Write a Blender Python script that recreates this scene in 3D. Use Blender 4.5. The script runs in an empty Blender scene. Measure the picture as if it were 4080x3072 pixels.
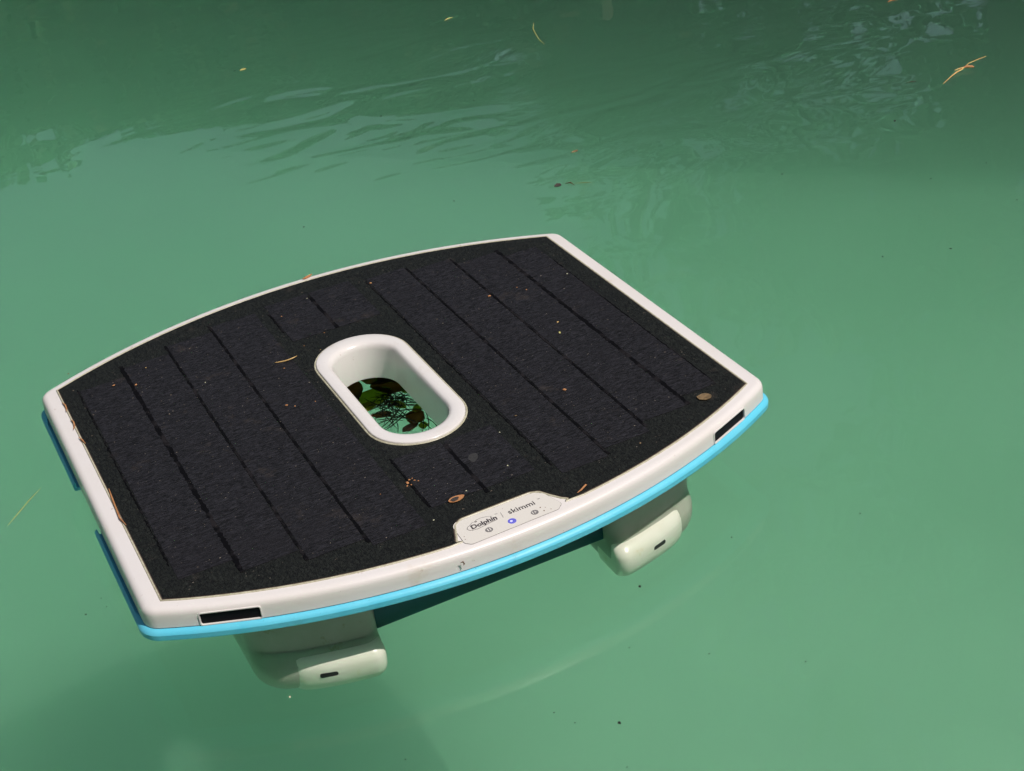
import bpy, bmesh, math, random
from mathutils import Vector, Matrix, Euler
from mathutils import noise as mnoise
R = math.radians
random.seed(7)
S = bpy.context.scene
C = S.collection

# ------------------------------------------------------------------ camera, sky, sun, exposure
cam = bpy.data.cameras.new("camera"); cam_o = bpy.data.objects.new("camera", cam); C.objects.link(cam_o)
cam.lens = 53.294; cam.sensor_width = 36.0; cam.clip_start = 0.01; cam.clip_end = 500
CR = Matrix(((0.88864243, 0.31031111, -0.33767093),
             (-0.44677059, 0.41962421, -0.79013389),
             (-0.10349242, 0.85300794, 0.51153375)))
cam_o.matrix_world = Matrix.Translation((-0.32771434, -1.02543614, 0.69653418)) @ CR.to_4x4()
S.camera = cam_o

SUN = Vector((0.30, -0.45, 0.84)).normalized()
w = bpy.data.worlds.new("World"); S.world = w; w.use_nodes = True
nt = w.node_tree
sky = nt.nodes.new("ShaderNodeTexSky"); sky.sky_type = 'NISHITA'; sky.sun_disc = False
sky.sun_elevation = math.asin(SUN.z); sky.sun_rotation = math.atan2(SUN.x, SUN.y)
sky.air_density = 1.0; sky.dust_density = 2.0; sky.ozone_density = 1.0
bg = nt.nodes["Background"]; bg.inputs[1].default_value = 0.085
# thin high cloud, the same all round the sky
wtc = nt.nodes.new("ShaderNodeTexCoord"); wn = nt.nodes.new("ShaderNodeTexNoise"); wn.inputs["Scale"].default_value = 2.2
wn.inputs["Detail"].default_value = 5; wn.inputs["Distortion"].default_value = .7
wr = nt.nodes.new("ShaderNodeMapRange"); wr.inputs[1].default_value = .36; wr.inputs[2].default_value = .66; wr.inputs[3].default_value = .30; wr.inputs[4].default_value = .75
wm = nt.nodes.new("ShaderNodeMix"); wm.data_type = 'RGBA'; wm.inputs[7].default_value = (4.9, 6.6, 7.8, 1)
nt.links.new(wtc.outputs["Generated"], wn.inputs["Vector"]); nt.links.new(wn.outputs["Fac"], wr.inputs[0])
wsx = nt.nodes.new("ShaderNodeSeparateXYZ"); nt.links.new(wtc.outputs["Generated"], wsx.inputs[0])
wh = nt.nodes.new("ShaderNodeMapRange"); wh.interpolation_type = 'SMOOTHSTEP'; wh.inputs[1].default_value = .36; wh.inputs[2].default_value = .60
wh.inputs[3].default_value = 1.15; wh.inputs[4].default_value = .12; nt.links.new(wsx.outputs[2], wh.inputs[0])
wx = nt.nodes.new("ShaderNodeMath"); wx.operation = 'MULTIPLY'; nt.links.new(wr.outputs[0], wx.inputs[0]); nt.links.new(wh.outputs[0], wx.inputs[1])
nt.links.new(wx.outputs[0], wm.inputs[0]); nt.links.new(sky.outputs[0], wm.inputs[6]); nt.links.new(wm.outputs[2], bg.inputs[0])

sl = bpy.data.lights.new("sun", 'SUN'); sl.energy = 3.4; sl.angle = R(0.53); sl.color = (1.0, 0.925, 0.86)
so = bpy.data.objects.new("sun", sl); C.objects.link(so); so.location = SUN*20
so.rotation_euler = SUN.to_track_quat('Z', 'Y').to_euler()

S.view_settings.view_transform = 'Standard'; S.view_settings.look = 'None'
S.view_settings.exposure = 0.0; S.view_settings.gamma = 1.0; S.view_settings.use_curve_mapping = False
cy = S.cycles
cy.max_bounces = 14; cy.volume_bounces = 12; cy.diffuse_bounces = 3; cy.glossy_bounces = 3
cy.transparent_max_bounces = 12; cy.transmission_bounces = 4; cy.sample_clamp_indirect = 6

# ------------------------------------------------------------------ helpers
def tag(o, label=None, cat=None, group=None, kind=None):
    if label: o['label'] = label
    if cat: o['category'] = cat
    if group: o['group'] = group
    if kind: o['kind'] = kind
    return o

def empty(name, loc=(0, 0, 0)):
    o = bpy.data.objects.new(name, None); C.objects.link(o); o.location = loc
    o.empty_display_size = .05
    return o

def mobj(name, verts, faces, mat, parent=None, smooth=None, loc=None):
    me = bpy.data.meshes.new(name); me.from_pydata([tuple(v) for v in verts], [], faces); me.validate()
    bm = bmesh.new(); bm.from_mesh(me); bmesh.ops.recalc_face_normals(bm, faces=bm.faces); bm.to_mesh(me); bm.free()
    if mat: me.materials.append(mat)
    if smooth is not None: me.shade_smooth(); me.set_sharp_from_angle(angle=R(smooth))
    o = bpy.data.objects.new(name, me); C.objects.link(o)
    if parent: o.parent = parent
    if loc: o.location = loc
    return o

ZD = 71.0                                     # height of the deck over the water, millimetres
def mm(x, y, h): return Vector((x/1000, y/1000, (ZD+h)/1000))

def loft(rings, closed=True, cap0=True, cap1=True):
    """rings: equal-length lists of points. returns verts, faces"""
    n = len(rings[0]); V = [p for r in rings for p in r]; F = []
    m = n if closed else n-1
    for k in range(len(rings)-1):
        a, b = k*n, (k+1)*n
        for i in range(m):
            j = (i+1) % n
            F.append((a+i, a+j, b+j, b+i))
    if cap0: F.append(tuple(range(n))[::-1])
    if cap1: F.append(tuple(range((len(rings)-1)*n, len(rings)*n)))
    return V, F

def cut(o, cutter):
    md = o.modifiers.new("b", 'BOOLEAN'); md.operation = 'DIFFERENCE'; md.solver = 'EXACT'; md.object = cutter
    dg = bpy.context.evaluated_depsgraph_get(); dg.update()
    me = bpy.data.meshes.new_from_object(o.evaluated_get(dg))
    o.modifiers.clear(); old = o.data; nm = old.name; o.data = me; bpy.data.meshes.remove(old); me.name = nm
    bpy.data.objects.remove(cutter)

def resmooth(o, ang):
    o.data.shade_smooth(); o.data.set_sharp_from_angle(angle=R(ang))

def arc_outline(hw, RR, cm, r, side=10, arc=44, cn=7):
    """barrel outline: straight sides at +-hw, arcs of radius RR whose centres lie at y=+-cm below the arc. CCW from right side bottom"""
    c = -cm
    fx = hw-r; fy = c+math.sqrt((RR-r)**2-(hw-r)**2)
    a1 = math.atan2(fy-c, fx)                     # tangent direction on big arc
    P = []
    for i in range(side+1):
        t = i/side; P.append((hw, -fy+2*fy*t))
    for i in range(1, cn+1):
        a = a1*i/cn; P.append((fx+r*math.cos(a), fy+r*math.sin(a)))
    for i in range(1, arc):
        a = a1+(math.pi-2*a1)*i/arc; P.append((RR*math.cos(a), c+RR*math.sin(a)))
    for i in range(cn+1):
        a = (math.pi-a1)+a1*i/cn; P.append((-fx+r*math.cos(a), fy+r*math.sin(a)))
    P2 = [(-x, -y) for x, y in P[1:-1]]
    # second half: left side then bottom (point symmetric)
    return P + [(-x, -y) for x, y in P[1:]][:-1]

AC, AR = 266.0, 494.0                          # arc centre / radius of the panel edge
def outer(inset, r=15): return arc_outline(252-inset, 506-inset, AC, max(r-inset, 1.0))
def arc_y(x, RR=AR): return -AC+math.sqrt(RR*RR-x*x)

def race(a, b, n=16):
    """racetrack, half width a (x) and half length b (y), CCW"""
    P = []
    for i in range(n+1):
        t = math.pi*i/n; P.append((a*math.cos(t), (b-a)+a*math.sin(t)))
    for i in range(n+1):
        t = math.pi+math.pi*i/n; P.append((a*math.cos(t), -(b-a)+a*math.sin(t)))
    return P

def round_poly(P, rad, n=5):
    """round the corners of polygon P (CCW or CW) with radii rad (list or number)"""
    out = []; N = len(P)
    for i in range(N):
        p0, p, p1 = Vector(P[i-1]), Vector(P[i]), Vector(P[(i+1) % N])
        r = rad[i] if isinstance(rad, (list, tuple)) else rad
        a = (p0-p).normalized(); b = (p1-p).normalized()
        ang = a.angle(b)
        if r < 0.05 or ang > 3.1: out += [tuple(p)]*(n+1) if False else [tuple(p)]; continue
        d = r/math.tan(ang/2); d = min(d, .49*(p0-p).length, .49*(p1-p).length); r = d*math.tan(ang/2)
        cen = p+(a+b).normalized()*(r/math.sin(ang/2))
        s = p+a*d-cen; e = p+b*d-cen
        tot = s.angle(e); sg = 1 if (s.x*e.y-s.y*e.x) > 0 else -1
        for k in range(n+1):
            t = sg*tot*k/n
            out.append((cen.x+s.x*math.cos(t)-s.y*math.sin(t), cen.y+s.x*math.sin(t)+s.y*math.cos(t)))
    return out

def prism(P, h0, h1, bev=0.0):
    """vertical prism in device millimetres; optional top bevel by shrinking about edge normals"""
    rings = [[mm(x, y, h0) for x, y in P]]
    if bev > 0:
        rings.append([mm(x, y, h1-bev) for x, y in P])
        Q = inset_pts(P, bev); rings.append([mm(x, y, h1) for x, y in Q])
    else: rings.append([mm(x, y, h1) for x, y in P])
    return loft(rings)

def inset_pts(P, d):
    N = len(P); A = sum(P[i-1][0]*P[i][1]-P[i][0]*P[i-1][1] for i in range(N))
    s = 1 if A > 0 else -1; Q = []
    for i in range(N):
        a, p, b = Vector(P[i-1]), Vector(P[i]), Vector(P[(i+1) % N])
        u = (p-a); v = (b-p)
        if u.length < 1e-6: u = v
        if v.length < 1e-6: v = u
        u.normalize(); v.normalize()
        n1 = Vector((-u.y, u.x))*s; n2 = Vector((-v.y, v.x))*s
        n = (n1+n2).normalized(); k = max(n.dot(n1), .5)
        q = p+n*(d/k); Q.append((q.x, q.y))
    return Q

def box(x0, x1, y0, y1, z0, z1):
    V = [(x, y, z) for z in (z0, z1) for x, y in ((x0, y0), (x1, y0), (x1, y1), (x0, y1))]
    F = [(0, 3, 2, 1), (4, 5, 6, 7), (0, 1, 5, 4), (1, 2, 6, 5), (2, 3, 7, 6), (3, 0, 4, 7)]
    return V, F

def tube(pts, rads, n=6):
    rings = []
    for i, p in enumerate(pts):
        p = Vector(p); a = Vector(pts[max(i-1, 0)]); b = Vector(pts[min(i+1, len(pts)-1)])
        t = (b-a).normalized(); u = t.cross(Vector((0, 0, 1)))
        if u.length < 1e-3: u = t.cross(Vector((1, 0, 0)))
        u.normalize(); v = t.cross(u)
        r = rads[i] if isinstance(rads, (list, tuple)) else rads
        rings.append([p+(u*math.cos(2*math.pi*k/n)+v*math.sin(2*math.pi*k/n))*r for k in range(n)])
    return loft(rings)

# ------------------------------------------------------------------ materials
def mat(name, col, rough=.5, spec=.5, metal=0, var=None, vscale=20, bump=0, bscale=200, bdist=.001,
        spots=None, sscale=60, sthr=.7, coat=0, emis=None, bstretch=None):
    m = bpy.data.materials.new(name); m.use_nodes = True; t = m.node_tree; N = t.nodes; L = t.links
    b = N["Principled BSDF"]
    b.inputs["Base Color"].default_value = (*col, 1); b.inputs["Roughness"].default_value = rough
    b.inputs["Specular IOR Level"].default_value = spec; b.inputs["Metallic"].default_value = metal
    if coat: b.inputs["Coat Weight"].default_value = coat; b.inputs["Coat Roughness"].default_value = .12
    geo = N.new("ShaderNodeTexCoord")
    src = None
    def mix(a_sock, a_val, b_val, fac):
        x = N.new("ShaderNodeMix"); x.data_type = 'RGBA'
        if a_sock: L.new(a_sock, x.inputs[6])
        else: x.inputs[6].default_value = (*a_val, 1)
        x.inputs[7].default_value = (*b_val, 1); L.new(fac, x.inputs[0]); return x.outputs[2]
    if var:
        nz = N.new("ShaderNodeTexNoise"); nz.inputs["Scale"].default_value = vscale; nz.inputs["Detail"].default_value = 6
        nz.inputs["Roughness"].default_value = .6
        L.new(geo.outputs["Object"], nz.inputs["Vector"])
        mr = N.new("ShaderNodeMapRange"); mr.inputs[1].default_value = .35; mr.inputs[2].default_value = .7
        L.new(nz.outputs["Fac"], mr.inputs[0]); src = mix(None, col, var, mr.outputs[0])
    if spots:
        for (sc, thr, wid, scol, amt) in spots:
            nz = N.new("ShaderNodeTexNoise"); nz.inputs["Scale"].default_value = sc; nz.inputs["Detail"].default_value = 8
            nz.inputs["Roughness"].default_value = .65
            L.new(geo.outputs["Object"], nz.inputs["Vector"])
            mr = N.new("ShaderNodeMapRange"); mr.inputs[1].default_value = thr; mr.inputs[2].default_value = thr+wid
            mr.inputs[4].default_value = amt
            L.new(nz.outputs["Fac"], mr.inputs[0]); src = mix(src, col, scol, mr.outputs[0])
    if src: L.new(src, b.inputs["Base Color"])
    if bump:
        nz = N.new("ShaderNodeTexNoise"); nz.inputs["Scale"].default_value = bscale; nz.inputs["Detail"].default_value = 4
        if bstretch:
            mp = N.new("ShaderNodeMapping"); mp.inputs["Scale"].default_value = bstretch
            L.new(geo.outputs["Object"], mp.inputs[0]); L.new(mp.outputs[0], nz.inputs["Vector"])
        else: L.new(geo.outputs["Object"], nz.inputs["Vector"])
        bp = N.new("ShaderNodeBump"); bp.inputs["Strength"].default_value = bump; bp.inputs["Distance"].default_value = bdist
        L.new(nz.outputs["Fac"], bp.inputs["Height"]); L.new(bp.outputs[0], b.inputs["Normal"])
    if emis: b.inputs["Emission Color"].default_value = (*emis[:3], 1); b.inputs["Emission Strength"].default_value = emis[3]
    return m

DIRT = (0.30, 0.17, 0.09)
M_white = mat("white_plastic", (.80, .765, .75), rough=.32, spec=.45, var=(.775, .735, .70), vscale=14,
              spots=[(95, .67, .05, DIRT, .6), (28, .60, .16, (.62, .50, .36), .45), (400, .715, .03, (.20, .14, .09), .8)], bump=.04, bscale=900, bdist=.0005)
M_collar = mat("white_collar_plastic", (.80, .77, .75), rough=.22, spec=.5, var=(.77, .74, .71), vscale=25,
               spots=[(110, .66, .05, DIRT, .55), (35, .60, .16, (.60, .50, .38), .4), (420, .715, .03, (.20, .14, .09), .8)])
M_foot = mat("foot_plastic", (.78, .77, .68), rough=.28, spec=.5, var=(.70, .71, .58), vscale=30,
             spots=[(38, .60, .12, (.50, .40, .10), .6), (300, .70, .05, (.12, .12, .05), .8)])
M_blue = mat("blue_rubber", (.15, .64, .84), rough=.42, spec=.35, var=(.10, .58, .80), vscale=30,
             spots=[(260, .67, .04, (.02, .10, .16), .85), (40, .60, .15, (.10, .38, .45), .6)], bump=.06, bscale=600)
M_hull = mat("dark_blue_hull", (.012, .11, .15), rough=.4, var=(.01, .09, .12), vscale=30)
M_inner = mat("dark_inner_plastic", (.03, .035, .035), rough=.7, spec=.2)
M_black = mat("black_window", (.004, .003, .005), rough=.6, spec=.15)
M_slot = mat("dark_slot", (.01, .008, .012), rough=.6, spec=.2)

def panel_mat(name, c1, c2, c3, stretch, scale, dist):
    m = bpy.data.materials.new(name); m.use_nodes = True; t = m.node_tree; N = t.nodes; L = t.links
    b = N["Principled BSDF"]; b.inputs["Roughness"].default_value = .62; b.inputs["Specular IOR Level"].default_value = .28
    tc = N.new("ShaderNodeTexCoord")
    mp = N.new("ShaderNodeMapping"); mp.inputs["Scale"].default_value = stretch; L.new(tc.outputs["Object"], mp.inputs[0])
    nz = N.new("ShaderNodeTexNoise"); nz.inputs["Scale"].default_value = scale; nz.inputs["Detail"].default_value = 5
    nz.inputs["Roughness"].default_value = .7; nz.inputs["Distortion"].default_value = 1.2
    L.new(mp.outputs[0], nz.inputs["Vector"])
    n2 = N.new("ShaderNodeTexNoise"); n2.inputs["Scale"].default_value = 22; n2.inputs["Detail"].default_value = 5
    L.new(tc.outputs["Object"], n2.inputs["Vector"])
    r1 = N.new("ShaderNodeMapRange"); r1.inputs[1].default_value = .42; r1.inputs[2].default_value = .72; L.new(nz.outputs["Fac"], r1.inputs[0])
    x = N.new("ShaderNodeMix"); x.data_type = 'RGBA'; x.inputs[6].default_value = (*c1, 1); x.inputs[7].default_value = (*c2, 1)
    L.new(r1.outputs[0], x.inputs[0])
    r2 = N.new("ShaderNodeMapRange"); r2.inputs[1].default_value = .5; r2.inputs[2].default_value = .75; r2.inputs[4].default_value = .55
    L.new(n2.outputs["Fac"], r2.inputs[0])
    y = N.new("ShaderNodeMix"); y.data_type = 'RGBA'; y.inputs[7].default_value = (*c3, 1); L.new(x.outputs[2], y.inputs[6]); L.new(r2.outputs[0], y.inputs[0])
    # grit: rare pale specks and dried dust patches
    n3 = N.new("ShaderNodeTexNoise"); n3.inputs["Scale"].default_value = 330; n3.inputs["Detail"].default_value = 3; L.new(tc.outputs["Object"], n3.inputs["Vector"])
    r3 = N.new("ShaderNodeMapRange"); r3.inputs[1].default_value = .735; r3.inputs[2].default_value = .775; L.new(n3.outputs["Fac"], r3.inputs[0])
    z = N.new("ShaderNodeMix"); z.data_type = 'RGBA'; z.inputs[7].default_value = (.20, .16, .12, 1); L.new(y.outputs[2], z.inputs[6]); L.new(r3.outputs[0], z.inputs[0])
    n4 = N.new("ShaderNodeTexNoise"); n4.inputs["Scale"].default_value = 34; n4.inputs["Detail"].default_value = 7; n4.inputs["Roughness"].default_value = .7; L.new(tc.outputs["Object"], n4.inputs["Vector"])
    r4 = N.new("ShaderNodeMapRange"); r4.inputs[1].default_value = .60; r4.inputs[2].default_value = .78; r4.inputs[4].default_value = .55; L.new(n4.outputs["Fac"], r4.inputs[0])
    q = N.new("ShaderNodeMix"); q.data_type = 'RGBA'; q.inputs[7].default_value = (.07, .055, .045, 1); L.new(z.outputs[2], q.inputs[6]); L.new(r4.outputs[0], q.inputs[0])
    L.new(q.outputs[2], b.inputs["Base Color"])
    bp = N.new("ShaderNodeBump"); bp.inputs["Strength"].default_value = .9; bp.inputs["Distance"].default_value = dist
    L.new(nz.outputs["Fac"], bp.inputs["Height"]); L.new(bp.outputs[0], b.inputs["Normal"])
    return m
M_cell = panel_mat("solar_cell_film", (.002, .002, .003), (.036, .035, .044), (.011, .010, .013), (.24, 1.0, 1.0), 640, .0012)
M_weave = panel_mat("panel_weave", (.002, .0025, .0025), (.026, .030, .025), (.006, .007, .007), (1.0, .5, 1.0), 560, .0011)
M_groove = mat("groove_black", (.002, .002, .003), rough=.8, spec=.1, spots=[(60, .50, .12, (.020, .018, .020), .8)])
M_edge = mat("panel_edge", (.075, .050, .042), rough=.6, var=(.16, .11, .08), vscale=60)
M_gasket = mat("clear_gasket", (.42, .39, .27), rough=.35, var=(.62, .60, .45), vscale=300)
M_sticker = mat("cream_label", (.76, .73, .67), rough=.4, spots=[(60, .68, .05, (.45, .22, .10), .6)])
M_ink = mat("dark_ink", (.055, .045, .05), rough=.5)
M_inkl = mat("grey_ink", (.20, .19, .19), rough=.5)
M_paper = mat("pale_ink", (.74, .71, .66), rough=.5)
M_led = mat("lit_button", (.10, .10, .42), rough=.4, emis=(.16, .15, .75, .35))
M_ledc = mat("lit_symbol", (.6, .6, .9), rough=.4, emis=(.5, .5, 1.0, .6))

M_leaf_or = mat("orange_leaf", (.42, .17, .06), rough=.7, var=(.55, .28, .12), vscale=200)
M_leaf_dk = mat("dark_leaf_patch", (.035, .03, .028), rough=.8, var=(.07, .05, .04), vscale=300)
M_leaf_tan = mat("tan_leaf", (.26, .17, .08), rough=.7, var=(.10, .07, .035), vscale=260)
M_leaf_br = mat("brown_wet_leaf", (.20, .11, .05), rough=.3, var=(.05, .03, .014), vscale=120)
M_leaf_ol = mat("olive_wet_leaf", (.40, .42, .07), rough=.3, var=(.14, .15, .02), vscale=90)
for m_, c_ in ((M_leaf_br, (.50, .27, .10)), (M_leaf_ol, (.62, .64, .12))):      # wet leaves let light through from the bright water
    t_ = m_.node_tree; o_ = t_.nodes["Material Output"]; tl = t_.nodes.new("ShaderNodeBsdfTranslucent"); tl.inputs["Color"].default_value = (*c_, 1)
    xm = t_.nodes.new("ShaderNodeMixShader"); xm.inputs[0].default_value = .55
    t_.links.new(t_.nodes["Principled BSDF"].outputs[0], xm.inputs[1]); t_.links.new(tl.outputs[0], xm.inputs[2]); t_.links.new(xm.outputs[0], o_.inputs["Surface"])
M_needle = mat("straw_needle", (.62, .38, .12), rough=.5, var=(.75, .52, .22), vscale=100)
M_needle_g = mat("yellow_green_needle", (.45, .42, .13), rough=.5)
M_needle_d = mat("dark_needle", (.03, .022, .010), rough=.45, var=(.07, .05, .02), vscale=100)
M_speck = mat("dark_speck", (.02, .025, .02), rough=.8)
M_pale = mat("pale_speck", (.6, .6, .42), rough=.7)

# ------------------------------------------------------------------ the pool
PX0, PX1, PY0, PY1, PD = -2.6, 3.4, -1.22, 6.6, 0.53
PDEEP = 1.75
def water_material():
    m = bpy.data.materials.new("milky_green_water"); m.use_nodes = True; t = m.node_tree; N = t.nodes; L = t.links
    N.remove(N["Principled BSDF"]); out = N["Material Output"]
    tc = N.new("ShaderNodeTexCoord")
    # gentle swell everywhere, livelier patches further out
    n1 = N.new("ShaderNodeTexNoise"); n1.inputs["Scale"].default_value = 3.2; n1.inputs["Detail"].default_value = 2
    n2 = N.new("ShaderNodeTexNoise"); n2.inputs["Scale"].default_value = 7.5; n2.inputs["Detail"].default_value = 1; n2.inputs["Distortion"].default_value = 1.5
    n3 = N.new("ShaderNodeTexNoise"); n3.inputs["Scale"].default_value = 1.6; n3.inputs["Detail"].default_value = 1
    mpw = N.new("ShaderNodeMapping"); mpw.inputs["Rotation"].default_value = (0, 0, R(-8)); mpw.inputs["Scale"].default_value = (.7, 1.4, 1); L.new(tc.outputs["Object"], mpw.inputs[0])
    L.new(mpw.outputs[0], n2.inputs["Vector"])
    for n in (n1, n3): L.new(tc.outputs["Object"], n.inputs["Vector"])
    mr = N.new("ShaderNodeMapRange"); mr.inputs[1].default_value = .32; mr.inputs[2].default_value = .56; L.new(n3.outputs["Fac"], mr.inputs[0])
    # calm in the lee of the floating skimmer, livelier from about 0.4 m away
    vl = N.new("ShaderNodeVectorMath"); vl.operation = 'DISTANCE'; vl.inputs[1].default_value = (0, -.1, 0); L.new(tc.outputs["Object"], vl.inputs[0])
    md = N.new("ShaderNodeMapRange"); md.inputs[1].default_value = .42; md.inputs[2].default_value = .72; L.new(vl.outputs["Value"], md.inputs[0])
    gv = N.new("ShaderNodeVectorMath"); gv.operation = 'DISTANCE'; gv.inputs[1].default_value = (.55, .78, 0); L.new(tc.outputs["Object"], gv.inputs[0])
    gm = N.new("ShaderNodeMapRange"); gm.interpolation_type = 'SMOOTHSTEP'; gm.inputs[1].default_value = .18; gm.inputs[2].default_value = .56; gm.inputs[3].default_value = 1; gm.inputs[4].default_value = .06
    L.new(gv.outputs["Value"], gm.inputs[0])
    gx = N.new("ShaderNodeMath"); gx.operation = 'MULTIPLY'; L.new(gm.outputs[0], gx.inputs[0]); L.new(md.outputs[0], gx.inputs[1]); md = gx
    mm_ = N.new("ShaderNodeMath"); mm_.operation = 'MULTIPLY'; L.new(mr.outputs[0], mm_.inputs[0]); L.new(gx.outputs[0], mm_.inputs[1])
    mu = N.new("ShaderNodeMath"); mu.operation = 'MULTIPLY'; L.new(n2.outputs["Fac"], mu.inputs[0]); L.new(mm_.outputs[0], mu.inputs[1])
    b1 = N.new("ShaderNodeBump"); b1.inputs["Strength"].default_value = 1; b1.inputs["Distance"].default_value = .0035; L.new(n1.outputs["Fac"], b1.inputs["Height"])
    b2 = N.new("ShaderNodeBump"); b2.inputs["Strength"].default_value = 1; b2.inputs["Distance"].default_value = .0050; L.new(mu.outputs[0], b2.inputs["Height"]); L.new(b1.outputs[0], b2.inputs["Normal"])
    fr = N.new("ShaderNodeFresnel"); fr.inputs["IOR"].default_value = 1.33; L.new(b2.outputs[0], fr.inputs["Normal"])
    gl = N.new("ShaderNodeBsdfGlossy"); gl.inputs["Roughness"].default_value = .012; L.new(b2.outputs[0], gl.inputs["Normal"])
    tr = N.new("ShaderNodeBsdfTransparent")
    mx = N.new("ShaderNodeMixShader"); L.new(fr.outputs[0], mx.inputs[0]); L.new(tr.outputs[0], mx.inputs[1]); L.new(gl.outputs[0], mx.inputs[2])
    L.new(mx.outputs[0], out.inputs["Surface"])
    vs = N.new("ShaderNodeVolumeScatter"); vs.inputs["Color"].default_value = (.9, 1.0, .95, 1); vs.inputs["Density"].default_value = 2.0; vs.inputs["Anisotropy"].default_value = 0.88
    va = N.new("ShaderNodeVolumeAbsorption"); va.inputs["Color"].default_value = (.20, .69, .50, 1); va.inputs["Density"].default_value = 1.0
    ad = N.new("ShaderNodeAddShader"); L.new(vs.outputs[0], ad.inputs[0]); L.new(va.outputs[0], ad.inputs[1]); L.new(ad.outputs[0], out.inputs["Volume"])
    return m
M_water = water_material()
V, F = box(PX0-.02, PX1+.02, PY0-.02, PY1+.02, -PDEEP-.02, 0)
tag(mobj("water", V, F, M_water), kind='structure', label="milky green pool water with faint ripples and sky reflections")
M_floor = mat("pool_plaster", (.58, .70, .56), rough=.8, var=(.44, .57, .43), vscale=3.5)
M_cope = mat("sandstone_coping", (.42, .36, .28), rough=.8, var=(.34, .29, .22), vscale=6, bump=.3, bscale=60)
M_pave = mat("paving", (.36, .33, .29), rough=.85, var=(.28, .26, .23), vscale=4, bump=.3, bscale=40)
M_grass = mat("lawn_green", (.05, .085, .025), rough=.9, var=(.08, .10, .04), vscale=8, bump=.6, bscale=60, bdist=.01)
NX, NY = 60, 70; V = []; F = []
for j in range(NY+1):
    for i in range(NX+1):
        x = PX0-.02+(PX1-PX0+.04)*i/NX; y = PY0-.02+(PY1-PY0+.04)*j/NY
        t = min(max((.72*x+.69*y-1.72)/1.6, 0), 1); t = t*t*(3-2*t)
        V.append((x, y, -PD-(PDEEP-PD)*t))
for j in range(NY):
    for i in range(NX): a = j*(NX+1)+i; F.append((a, a+1, a+NX+2, a+NX+1))
tag(mobj("pool_floor", V, F, M_floor, None, 60), kind='structure')
for (x0, x1, y0, y1) in ((PX0-.3, PX0, PY0-.3, PY1+.3), (PX1, PX1+.3, PY0-.3, PY1+.3), (PX0, PX1, PY0-.3, PY0), (PX0, PX1, PY1, PY1+.3)):
    V, F = box(x0, x1, y0, y1, -PDEEP-.05, .09); tag(mobj("pool_wall", V, F, M_floor), kind='structure')
    V, F = box(x0, x1, y0, y1, .092, .13); tag(mobj("pool_coping", V, F, M_cope), kind='structure')
E_ = 1.6
for (x0, x1, y0, y1) in ((PX0-.3-E_, PX0-.304, PY0-.3-E_, PY1+.3+E_), (PX1+.304, PX1+.3+E_, PY0-.3-E_, PY1+.3+E_),
                         (PX0-.302, PX1+.302, PY0-.3-E_, PY0-.304), (PX0-.302, PX1+.302, PY1+.304, PY1+.3+E_)):
    V, F = box(x0, x1, y0, y1, -.2, .126); tag(mobj("paving", V, F, M_pave), kind='structure')
G = 120.0; a0, a1, b0, b1 = PX0-.3-E_, PX1+.3+E_, PY0-.3-E_, PY1+.3+E_
V = [(-G, -G, .1), (G, -G, .1), (G, G, .1), (-G, G, .1), (a0, b0, .1), (a1, b0, .1), (a1, b1, .1), (a0, b1, .1)]
F = [(0, 1, 5, 4), (1, 2, 6, 5), (2, 3, 7, 6), (3, 0, 4, 7)]
tag(mobj("lawn", V, F, M_grass), kind='structure')

# ------------------------------------------------------------------ trees (seen only as reflections and shade)
M_bark = mat("bark", (.12, .085, .06), rough=.9, var=(.07, .05, .035), vscale=20, bump=.6, bscale=40, bdist=.01)
def leafmat(n, c, c2):
    m = mat(n, c, rough=.6, var=c2, vscale=2.5); return m
M_l1 = leafmat("foliage_green", (.045, .085, .018), (.07, .12, .03))
M_l2 = leafmat("foliage_olive", (.07, .095, .03), (.11, .13, .05))
def tree(name, label, loc, blobs, leaf, n, m, trunk_r, group=None, cat='tree'):
    root = empty(name, loc); tag(root, label, cat, group)
    rnd = random.Random(hash(label) % 9999 if False else len(label)*7+int(loc[0]*10))
    V = []; F = []
    tot = sum(b[3]**2 for b in blobs)
    for (bx, by, bz, br) in blobs:
        for _ in range(int(n*br*br/tot)):
            d = Vector((rnd.gauss(0, 1), rnd.gauss(0, 1), rnd.gauss(0, 1))).normalized()
            r = br*(rnd.random()**.38)*(1+.28*mnoise.noise(d*2.3+Vector((bx, by, bz))))
            p = Vector((bx, by, bz))+Vector((d.x*r, d.y*r, d.z*r*.85))
            s = leaf*rnd.uniform(.6, 1.4)
            e = Euler((rnd.uniform(-1.2, 1.2), rnd.uniform(-1.2, 1.2), rnd.uniform(0, 6.28))).to_matrix()
            k = len(V)
            for q in ((-.5, 0, 0), (0, -.28, .03), (.5, 0, 0), (0, .28, .03)): V.append(p+e@(Vector(q)*s))
            F.append((k, k+1, k+2, k+3))
    me = bpy.data.meshes.new("crown"); me.from_pydata([tuple(v) for v in V], [], F); me.materials.append(m)
    o = bpy.data.objects.new("crown", me); C.objects.link(o); o.parent = root
    # trunk with limbs into each clump
    mz = min(b[2]-b[3]*.3 for b in blobs); cx = sum(b[0] for b in blobs)/len(blobs)*.4; cyy = sum(b[1] for b in blobs)/len(blobs)*.4
    V, F = tube([(0, 0, 0), (cx*.3, cyy*.3, mz*.5), (cx, cyy, mz)], [trunk_r*1.25, trunk_r, trunk_r*.75], 10)
    mobj("trunk", V, F, M_bark, root, 50)
    for (bx, by, bz, br) in blobs:
        V, F = tube([(cx, cyy, mz-.02), ((cx+bx)/2, (cyy+by)/2, (mz+bz)/2), (bx, by, bz)], [trunk_r*.6, trunk_r*.4, trunk_r*.12], 7)
        mobj("branch", V, F, M_bark, root, 50)
    return root
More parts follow.
